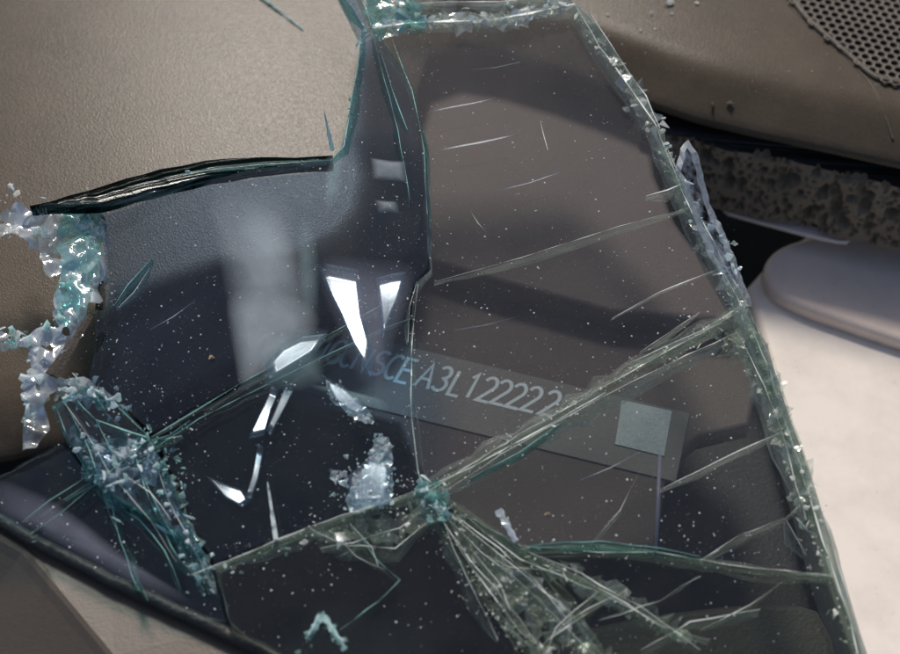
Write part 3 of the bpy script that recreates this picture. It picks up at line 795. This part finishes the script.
M['bedW'] = fracture('white_reflection_bed', (.85, .97, .96), .38, (.90, .95, .96), 260, .1)
M['bedT'] = fracture('teal_bed', (.70, .92, .91), .46, (.70, .90, .89), 240, .1)
M['bedS'] = fracture('wet_frosted_bed', (.86, .97, .96), .40, (.88, .94, .96), 110, .06)
M['bedR'] = fracture('wet_teal_bed', (.50, .88, .85), .50, (.52, .84, .82), 130, .06)
M['bedF'] = fracture('faceted_glass', (.90, .96, .92), .48, (.92, .96, .88), 190, .05)
M['bedC'] = fracture('clear_bed', (.93, .96, .93), .62, (.88, .90, .82), 140, .08)
rubble([(-20, 212), (8, 208), (30, 206), (60, 206), (100, 205), (106, 235), (104, 262), (100, 300), (84, 318), (72, 348), (52, 374), (40, 442), (22, 444), (24, 350), (-20, 352), (-20, 330), (36, 330), (54, 318), (54, 290), (40, 258), (20, 238), (-20, 238)], 'bedS', 8, -3.0, 1.6, seed=3, smooth=True).modifiers.new('round', 'SUBSURF').render_levels = 1
rubble([(62, 208), (100, 206), (106, 240), (92, 290), (66, 330), (56, 330), (60, 260)], 'bedR', 9, -1, 2.4, seed=5, smooth=True).modifiers.new('round', 'SUBSURF').render_levels = 1
rubble([(52, 372), (90, 380), (122, 398), (112, 408), (78, 402), (58, 400)], 'bedW', 5, seed=8)
rubble([(64, 410), (92, 440), (130, 430), (148, 432), (168, 468), (190, 520), (212, 556), (206, 590), (182, 560), (160, 520), (128, 508), (100, 504), (84, 470)], 'bedT', 6, seed=9)
rubble([(88, 440), (110, 452), (136, 436), (156, 450), (160, 486), (120, 486), (100, 492)], 'bedW', 5, -2, 1.5, seed=10)
rubble([(368, -12), (560, -12), (574, 4), (542, 14), (505, 26), (440, 26), (376, 32)], 'bedC', 9, -3.2, .3, seed=11)
rubble([(374, 20), (440, 17), (505, 16), (545, 6), (574, 0), (574, 8), (544, 15), (506, 27), (470, 24), (420, 26), (378, 32)], 'bedW', 4, -1.5, .8, seed=12)
rubble([(576, 2), (592, 16), (616, 52), (646, 92), (660, 122), (652, 132), (630, 96), (600, 52)], 'bedC', 10, -3.2, .3, seed=13)
rubble([(655, 128), (668, 156), (694, 196), (722, 262), (746, 304), (738, 312), (700, 250), (668, 176)], 'bedC', 10, -3.2, .3, seed=14)
rubble([(742, 310), (764, 340), (780, 392), (800, 452), (818, 512), (812, 540), (790, 470), (766, 400), (748, 350)], 'bedC', 11, -3.2, .3, seed=15)
rubble([(308, 530), (370, 508), (424, 492), (434, 512), (420, 540), (380, 552), (340, 552)], 'bedC', 6, seed=16)
rubble([(420, 478), (432, 480), (446, 500), (440, 520), (420, 512)], 'bedW', 4, seed=17)
rubble([(440, 512), (472, 520), (500, 545), (505, 570), (490, 590), (466, 560)], 'bedC', 7, -3.2, .3, seed=18)
rubble([(700, 318), (740, 308), (764, 352), (752, 372), (725, 352)], 'bedC', 9, -3.2, .3, seed=19)

for k_, po in enumerate(([(322, 376), (340, 386), (372, 412), (374, 424), (356, 420), (332, 400)], [(376, 432), (390, 436), (394, 480), (390, 508), (350, 512), (346, 498), (364, 472)], [(326, 468), (346, 472), (350, 486), (334, 484)])):
    rubble(po, 'bedW', 3.6, -1, .7, seed=30 + k_)  # pale beds added as the cloudy white reflections
# chunky facets in the fan and along the rims
rubble([(440, 508), (462, 520), (498, 560), (530, 600), (556, 640), (560, 664), (536, 664), (500, 612), (470, 566)], 'bedF', 8, -2.4, 1.0, seed=41)
rubble([(470, 530), (520, 560), (566, 600), (612, 650), (620, 668), (590, 668), (548, 622), (500, 580)], 'bedF', 9, -2.4, 1.0, seed=42)
rubble([(520, 548), (580, 566), (640, 594), (704, 640), (690, 646), (620, 608), (560, 582)], 'bedF', 8, -2.2, .8, seed=43)
rubble([(318, 536), (352, 524), (420, 500), (430, 520), (400, 540), (350, 552)], 'bedF', 8, -2.2, .6, seed=44)
rubble([(576, 2), (590, 14), (614, 50), (644, 92), (662, 124), (676, 160), (662, 158), (640, 112), (606, 58)], 'bedF', 7, -2.5, .9, seed=45)
rubble([(664, 150), (684, 180), (712, 226), (734, 272), (750, 306), (736, 312), (708, 258), (676, 190)], 'bedF', 7, -2.5, .9, seed=46)
rubble([(742, 310), (768, 344), (786, 398), (806, 458), (822, 512), (806, 524), (784, 452), (762, 392), (730, 340)], 'bedF', 8, -2.5, .9, seed=47)
rubble([(366, -12), (404, -12), (430, 14), (424, 28), (378, 36), (366, 20)], 'bedR', 8, -1, 2, seed=48)
rubble([(430, 12), (500, 8), (560, -4), (574, 4), (544, 16), (506, 28), (440, 28)], 'bedF', 7, -2, 1, seed=49)
rubble([(424, 474), (440, 484), (452, 502), (446, 524), (428, 520), (418, 496)], 'bedR', 6, -1.5, 1.2, seed=50)

# ---- crushed glass
def chip_mesh(seed, sx=1, sy=1, sz=.6):
    r = random.Random(seed); bm = bmesh.new()
    for _ in range(9):
        d = Vector((r.gauss(0, 1), r.gauss(0, 1), r.gauss(0, 1))).normalized() * r.uniform(.7, 1)
        bm.verts.new((d.x * sx * .5, d.y * sy * .5, d.z * sz * .5))
    res = bmesh.ops.convex_hull(bm, input=bm.verts)
    bmesh.ops.delete(bm, geom=[g_ for g_ in res['geom_interior'] if isinstance(g_, bmesh.types.BMVert)], context='VERTS')
    return bm_mesh('chip', bm)
CH = {k: [chip_mesh(i * 7 + s, *dims) for i in range(10)] for s, (k, dims) in enumerate({'crumb': (1, .8, .6), 'crumbT': (1, .7, .5), 'crumbW': (1, .8, .7), 'sl': (1.9, .4, .3)}.items())}
for k in ('crumb', 'crumbT', 'crumbW'):
    for me in CH[k]: me.materials.append(M[k])
for me in CH['sl']: me.materials.append(M['crumb'])
CHV = {k: [(np.array([v.co for v in me.vertices]), [tuple(p.vertices) for p in me.polygons]) for me in ms] for k, ms in CH.items()}
crumbs = {}
def chips(line, spread, n, smin, smax, kind='crumb', h=(-3.5, .8), big=2.3, parent=None, fixz=None, slim=.22):
    pp = resample(line, 3)
    for _ in range(int(n * .5)):
        q_ = R.randrange(len(pp)); x, y = pp[q_]
        a_ = pp[max(q_ - 1, 0)]; b_ = pp[min(q_ + 1, len(pp) - 1)]
        ang = math.atan2(-(b_[1] - a_[1]), b_[0] - a_[0]) + R.gauss(0, .45)
        x += R.gauss(0, spread); y += R.gauss(0, spread)
        s = smin + (smax - smin) * R.random() ** 2.2
        k = kind if R.random() > slim else 'sl'
        pos = P(x, y, fixz) if fixz is not None else G(x, y, R.uniform(*h))
        rot = Matrix.Rotation(ang if k == 'sl' else R.uniform(0, 6.28), 4, 'Z') @ Matrix.Rotation(R.gauss(0, .6), 4, 'X') @ Matrix.Rotation(R.gauss(0, .6), 4, 'Y')
        if s > big:
            o = bpy.data.objects.new('glass_chip', R.choice(CH[k])); COL.objects.link(o); o.parent = parent or ws
            o.matrix_local = Matrix.Translation(pos) @ rot @ Matrix.Scale(s * MM, 4)
        else:
            vv_, ff_ = R.choice(CHV[k])
            V, F = crumbs.setdefault(kind, ([], []))
            Mx = np.array(rot.to_3x3()) * (s * MM)
            q = vv_ @ Mx.T + np.array(pos); b = len(V)
            V.extend(map(tuple, q)); F.extend(tuple(b + i for i in t) for t in ff_)
# crushed rims
chips([(0, 222), (30, 226), (55, 232), (62, 250)], 7, 60, .6, 5, 'crumb', slim=0)
chips([(62, 212), (85, 225), (92, 250), (76, 280), (66, 310)], 10, 120, .5, 5, 'crumb', slim=0)
chips([(84, 200), (80, 240), (62, 300), (50, 340)], 8, 60, .6, 5, 'crumbT', slim=0)
chips([(48, 330), (34, 350), (32, 400), (30, 440)], 6, 70, .6, 4.5, 'crumb', slim=0)
chips([(0, 340), (30, 338)], 5, 50, .6, 4, 'crumbT')
chips([(2, 192), (20, 196)], 5, 16, .6, 4, 'crumbW')
chips([(60, 385), (90, 395), (120, 405)], 9, 120, .4, 3.4, 'crumb')
chips([(92, 450), (110, 470), (140, 440), (155, 455), (160, 480)], 13, 560, .35, 3.2, 'crumbT')
chips([(80, 430), (100, 480), (120, 465), (150, 450)], 10, 300, .3, 2.8, 'crumb')
chips([(150, 440), (170, 500), (190, 550), (205, 590)], 8, 160, .3, 2.6, 'crumb')
chips([(105, 500), (130, 560)], 5, 40, .3, 2, 'crumbT')
# star node
chips([(424, 488), (430, 500), (438, 512)], 8, 160, .3, 2.6, 'crumb')
chips([(420, 470), (432, 520)], 4, 40, .3, 2.0, 'crumbT')
chips([(440, 515), (470, 540), (490, 565), (480, 590)], 9, 260, .2, 1.7, 'crumbW')
chips([(480, 590), (520, 640), (545, 650)], 4, 200, .2, 1.5, 'crumbW')
chips([(500, 580), (560, 625), (600, 660)], 4, 200, .2, 1.5, 'crumbW')
chips([(525, 552), (580, 580), (660, 630)], 3.5, 100, .3, 1.8, 'crumbW')
chips([(530, 548), (600, 546)], 3, 60, .3, 1.6, 'crumbT')
chips([(310, 530), (360, 540), (420, 515)], 10, 120, .3, 2.2, 'crumbW')
chips([(220, 570), (260, 555), (300, 535)], 5, 50, .3, 2, 'crumb')
chips([(300, 650), (322, 618), (345, 650)], 3, 60, .3, 2.4, 'crumbT')
chips([(345, 505), (360, 475), (375, 450), (382, 490)], 9, 260, .2, 2.0, 'crumb')  # this and the next add crumbs for the cloudy white reflections
chips([(320, 385), (345, 405), (370, 420)], 5, 90, .2, 1.6, 'crumb')
# top and right rims
chips([(372, 24), (420, 20), (500, 17), (545, 9), (575, 4)], 4, 220, .3, 3.0, 'crumbW')
chips([(380, 8), (470, 4), (560, -4)], 8, 90, .3, 3.5, 'crumb')
chips([(352, 0), (362, 24), (360, 60), (354, 96), (346, 140)], 3, 110, .4, 3.0, 'crumbT')
chips([(578, 10), (610, 60), (645, 110), (656, 130)], 4, 150, .3, 2.8, 'crumbW')
chips([(660, 140), (690, 200), (720, 262), (742, 305)], 5, 200, .3, 2.8, 'crumb')
chips([(742, 318), (764, 370), (784, 430), (800, 490), (812, 530)], 6, 260, .3, 2.8, 'crumbW')
chips([(812, 530), (834, 590), (856, 650)], 5, 60, .3, 2.2, 'crumbW')
chips([(560, 412), (600, 390), (680, 350), (735, 322)], 5, 130, .25, 1.8, 'crumbW')
chips([(440, 488), (560, 412)], 5, 60, .25, 1.6, 'crumb')
chips([(690, 318), (720, 330), (742, 352)], 7, 60, .3, 2.4, 'crumbW')
chips([(40, 202), (150, 182), (250, 166), (330, 160)], 2.5, 60, .3, 2.2, 'crumbT')
for k, (V, F) in crumbs.items():
    link('crushed_glass', mesh('crumbs', V, F), M[k], ws, kind='stuff')

# ---- dust on the glass
def specks(polys, n, smin, smax, mat, name, h=.05, seed=1, parent=ws):
    r = random.Random(seed); V = []; F = []
    for poly, wgt in polys:
        xs = [p[0] for p in poly]; ys = [p[1] for p in poly]
        k = 0; cap = int(n * wgt); tries = 0
        while k < cap and tries < cap * 30:
            tries += 1
            x = r.uniform(max(min(xs), -20), max(xs)); y = r.uniform(max(min(ys), -20), min(max(ys), 680))
            if not inside((x, y), poly): continue
            if noise.noise((x * .02, y * .02, seed)) + .55 < r.random() * .9: continue
            k += 1
            s = (smin + (smax - smin) * r.random() ** 6) * MM
            c = G(x, y, h); a = r.uniform(0, 6.28)
            u = Vector((math.cos(a), math.sin(a), 0)); u = (u - GN * u.dot(GN)).normalized(); w = GN.cross(u)
            e = r.uniform(.45, 1)
            b = len(V)
            V += [c + u * s, c + w * s * e, c - u * s * r.uniform(.6, 1), c - w * s * e * r.uniform(.6, 1), c + GN * s * .7]
            F += [(b, b + 1, b + 4), (b + 1, b + 2, b + 4), (b + 2, b + 3, b + 4), (b + 3, b, b + 4)]
    return link(name, mesh(name, V, F), M[mat], parent, kind='stuff')
specks([(FR['A'], 1), (FR['B'], .9), (FR['B2'], .4), (FR['C'], .45), (FR['D'], .15), (FR['D2'], .05), (FR['F'], .2), (FR['E'], .2)], 1300, .04, .34, 'dust', 'dust_specks', .12)

specks([(FR['A'], 1), (FR['B'], .8), (FR['C'], .4)], 1100, .03, .10, 'dust', 'fine_dust', .1, seed=9)
for a_, b_, w_ in (((470, 70), (520, 62), .5), ((500, 190), (560, 172), .4), ((540, 120), (548, 150), .5), ((470, 210), (486, 232), .5), ((455, 330), (520, 316), .35), ((250, 250), (300, 226), .4), ((150, 330), (196, 300), .4), ((580, 480), (640, 452), .4)):
    crack([a_, ((a_[0] + b_[0]) / 2, (a_[1] + b_[1]) / 2 + 1.5), b_], .6, 1, .3, 'dust', bot=.05, top=.1, name='scratch', glint=w_)
V = []; F = []                                        # powder shaken out along the breaks
for line, cnt, spread in (([(424, 488), (520, 434), (605, 386), (740, 312)], 260, 13), ([(424, 490), (310, 526), (214, 566)], 160, 12), ([(436, 510), (520, 546), (655, 552), (832, 576)], 220, 10),
                          ([(412, 290), (412, 400), (424, 488)], 160, 10), ([(160, 430), (330, 334), (412, 288)], 150, 9), ([(660, 140), (740, 305), (800, 470)], 260, 12), ([(380, 34), (570, 14)], 160, 10),
                          ([(430, 500), (480, 580), (600, 660)], 260, 22), ([(110, 230), (120, 400), (190, 500)], 260, 16), ([(430, 60), (432, 270)], 120, 14), ([(330, 170), (410, 250)], 150, 26)):
    pp = resample(line, 3)
    for _ in range(cnt):
        x, y = R.choice(pp); x += R.gauss(0, spread); y += R.gauss(0, spread)
        s_ = (.03 + .16 * R.random() ** 3) * MM; a = R.uniform(0, 6.28); c = G(x, y, .13); b = len(V)
        u = Vector((math.cos(a), math.sin(a), 0)); w = Vector((-u.y, u.x, 0)); e = R.uniform(.3, 1); st = R.choice((1, 1, 1.4, 2.4))
        V += [c + u * s_ * st, c + w * s_ * e, c - u * s_ * st * R.uniform(.5, 1), c - w * s_ * e, c + GN * s_ * .6]
        F += [(b, b + 1, b + 4), (b + 1, b + 2, b + 4), (b + 2, b + 3, b + 4), (b + 3, b, b + 4)]
link('glass_powder', mesh('glass_powder', V, F), M['dust'], ws, kind='stuff')

# ================================================================ loose pieces
def loose(name, base, tip, w0, w1, up0, up1, mat, label, cat, group=None, z=None, th=2.0):
    """bent splinter from base px to tip px, on the glass or on a level z, tip raised"""
    Q = (lambda x, y: P(x, y, z)) if z is not None else (lambda x, y: G(x, y))
    n = 9; v = []
    a = Q(*base); b = Q(*tip); d = (b - a).normalized(); s = d.cross(Vector((0, 0, 1))).normalized()
    for i in range(n):
        t = i / (n - 1)
        c = a.lerp(b, t) + Vector((0, 0, (up0 + (up1 - up0) * t) * MM))
        w = (w0 + (w1 - w0) * t) * MM * (1 + .25 * noise.noise((i * .7, w0, 3)))
        j = Vector((noise.noise((i * .9, 1, w1)), noise.noise((i * .9, 5, w1)), 0)) * .0005
        hh = th * MM * (1 - .6 * t)
        v += [c + s * w + j, c + j * .5 + Vector((0, 0, hh * .5)), c - s * w - j, c + Vector((0, 0, -hh * .5))]
    f = [(4 * i + k, 4 * i + (k + 1) % 4, 4 * i + 4 + (k + 1) % 4, 4 * i + 4 + k) for i in range(n - 1) for k in range(4)]
    f += [(3, 2, 1, 0), tuple(4 * (n - 1) + k for k in range(4))]
    return link(name, mesh(name, v, f), mat, None, label, cat, group)
sh = thing('glass_shard', 'tall clear glass shard standing up along the right edge beside the foam', 'glass shard')
spts = [(689, 140), (697, 152), (704, 180), (712, 208), (722, 228), (735, 258), (750, 298), (752, 306), (738, 300), (722, 268), (706, 232), (694, 200), (681, 170), (684, 158)]
nrmS = (GN + Vector((.5, -.35, 0))).normalized(); cS = G(716, 230, 4.5)
pp = resample(spts, 5, True); ring = [PL(x, y, cS, nrmS) for x, y in pp]
v = []; n = len(ring)
for dz in (0, -1.2, -2.3):
    v += [q + nrmS * (dz * MM) + Vector((noise.noise(q * 900 + Vector((dz, 0, 0))), noise.noise(q * 900 + Vector((0, dz, 7))), 0)) * .0006 for q in ring]
f = [(l * n + i, (l + 1) * n + i, (l + 1) * n + (i + 1) % n, l * n + (i + 1) % n) for l in range(2) for i in range(n)]
me = mesh('shard_rim', v, f); link('rim', me, M['bedW'], sh)
for nm, dz in (('front_face', .02), ('back_face', -2.32)):
    me = mesh(nm, [q + nrmS * (dz * MM) for q in ring], [tuple(range(n))])
    link(nm, me, fracture('shard_face' + nm, (.90, .92, .95), .60, (.62, .60, .66), 300), sh)
chips([(694, 160), (712, 215)], 4, 22, .4, 2.0, 'crumbW', (3, 5), parent=sh)
chips([(722, 240), (740, 290)], 4, 40, .5, 3.2, 'crumb', (2.5, 4.5), big=1.0, parent=sh)
loose('glass_splinter', (255, -6), (303, 30), .5, .15, .6, .5, M['crumbT'], 'thin green glass splinter lying on the dashboard near the top edge', 'splinter', z=0, th=.8)
loose('glass_splinter', (333, 156), (326, 130), .5, .1, 2, 7, M['bedT'], 'short dark splinter pointing up from the inner glass corner', 'splinter', th=1)
loose('glass_splinter', (100, 310), (104, 262), 1.0, .3, .2, 1.2, M['bug'], 'dark curved splinter beside the left crushed glass rim', 'splinter', th=.8)
loose('glass_splinter', (52, 376), (92, 318), 1.6, .8, .2, 1.2, M['bug'], 'wide dark splinter below the left crushed glass rim', 'splinter', th=.8)
loose('glass_splinter', (516, 542), (498, 512), .5, .9, .3, 1.0, M['bedW'], 'small clear splinter standing above the lower crack', 'splinter', th=.6)
loose('glass_splinter', (276, 540), (268, 484), .4, .2, .2, 1.0, M['crumb'], 'thin bent splinter hanging above the lower left crack', 'splinter', th=.5)
loose('glass_splinter', (308, 640), (322, 615), .5, .8, .3, .6, M['crumbT'], 'green edged glass splinter at the bottom edge left leg', 'splinter', th=1)
loose('glass_splinter', (345, 650), (324, 617), .5, .7, .3, .6, M['crumbT'], 'green edged glass splinter at the bottom edge right leg', 'splinter', th=1)

def single_chip(name, x, y, s, mat, label, cat, z=None, h=.6, seed=1, kind='crumbW', flat=.6):
    me = chip_mesh(seed, 1, .8, flat)
    o = link(name, me, mat, None, label, cat)
    q = (pad_pt(x, y, s * .2) if z == 'pad' else P(x, y, z + s * .25)) if z is not None else G(x, y, h)
    o.matrix_world = Matrix.Translation(q) @ Matrix.Rotation(seed * 1.3, 4, 'Z') @ Matrix.Scale(s * MM, 4)
    return o
single_chip('grit_grain', 212, 358, 2.0, M['grit'], 'tan grain of grit stuck on the dark blue glass', 'grit', seed=3)
single_chip('grit_grain', 547, 515, 1.6, M['grit'], 'pinkish grain of grit below the plate near the lower crack', 'grit', seed=5)
single_chip('glass_chip', 856, 166, 3.0, M['crumbW'], 'white glass chip lodged on the foam under the dashboard edge', 'glass chip', z=-21, seed=11)
single_chip('glass_chip', 670, 2, 3.4, M['crumbW'], 'largest glass chip on the dashboard at the top edge', 'glass chip', z=0, seed=12)
for i, (x, y, s, lab_) in enumerate(((651, 13, 2.0, 'glass chip left of the largest chip on the dashboard'), (672, 13, 1.7, 'glass chip just below the largest chip on the dashboard'),
                                   (641, 30, 1.2, 'tiny glass chip nearest the glass edge on the dashboard'), (655, 29, 1.1, 'tiny glass chip lowest in the dashboard chip cluster'),
                                   (697, 3, 1.5, 'glass chip right of the largest chip on the dashboard'), (608, 14, 1.3, 'glass chip on the dashboard close to the top glass corner'))):
    single_chip('glass_chip', x, y, s, M['crumbW'], lab_, 'glass chip', z=0, seed=20 + i)
single_chip('glass_chip', 35, 543, 2.4, M['crumbW'], 'white glass chip resting on the bottom left trim edge', 'glass chip', z=-1, seed=31)
bug = [single_chip('debris_flake', 713 + dx, 105 + dy, s, M['bug'], l_, 'debris', z='pad', seed=40 + i, flat=.4) for i, (dx, dy, s, l_) in enumerate(
    ((0, 0, 2.2, 'dark debris flake on the dashboard edge, left one of two'), (16, 0, 2.8, 'dark debris flake on the dashboard edge, right one of two')))]
# fine dust lying on the dashboard
V = []; F = []
for _ in range(420):
    x = R.uniform(585, 900); y = R.uniform(0, 100)
    if inside((x, y), bound): continue
    c = P(x, y, .05); s = R.uniform(.05, .09 + .25 * R.random() ** 6) * MM; a = R.uniform(0, 6.28); b = len(V)
    u = Vector((math.cos(a), math.sin(a), 0)); w = Vector((-u.y, u.x, 0))
    if (c - E0).dot(fr_n) > -.008: continue
    V += [c + u * s, c + w * s * .7, c - u * s, c - w * s * .7, c + Vector((0, 0, s))]
    F += [(b, b + 1, b + 4), (b + 1, b + 2, b + 4), (b + 2, b + 3, b + 4), (b + 3, b, b + 4)]
link('dash_dust', mesh('dash_dust', V, F), M['dust'], dash, kind='stuff')
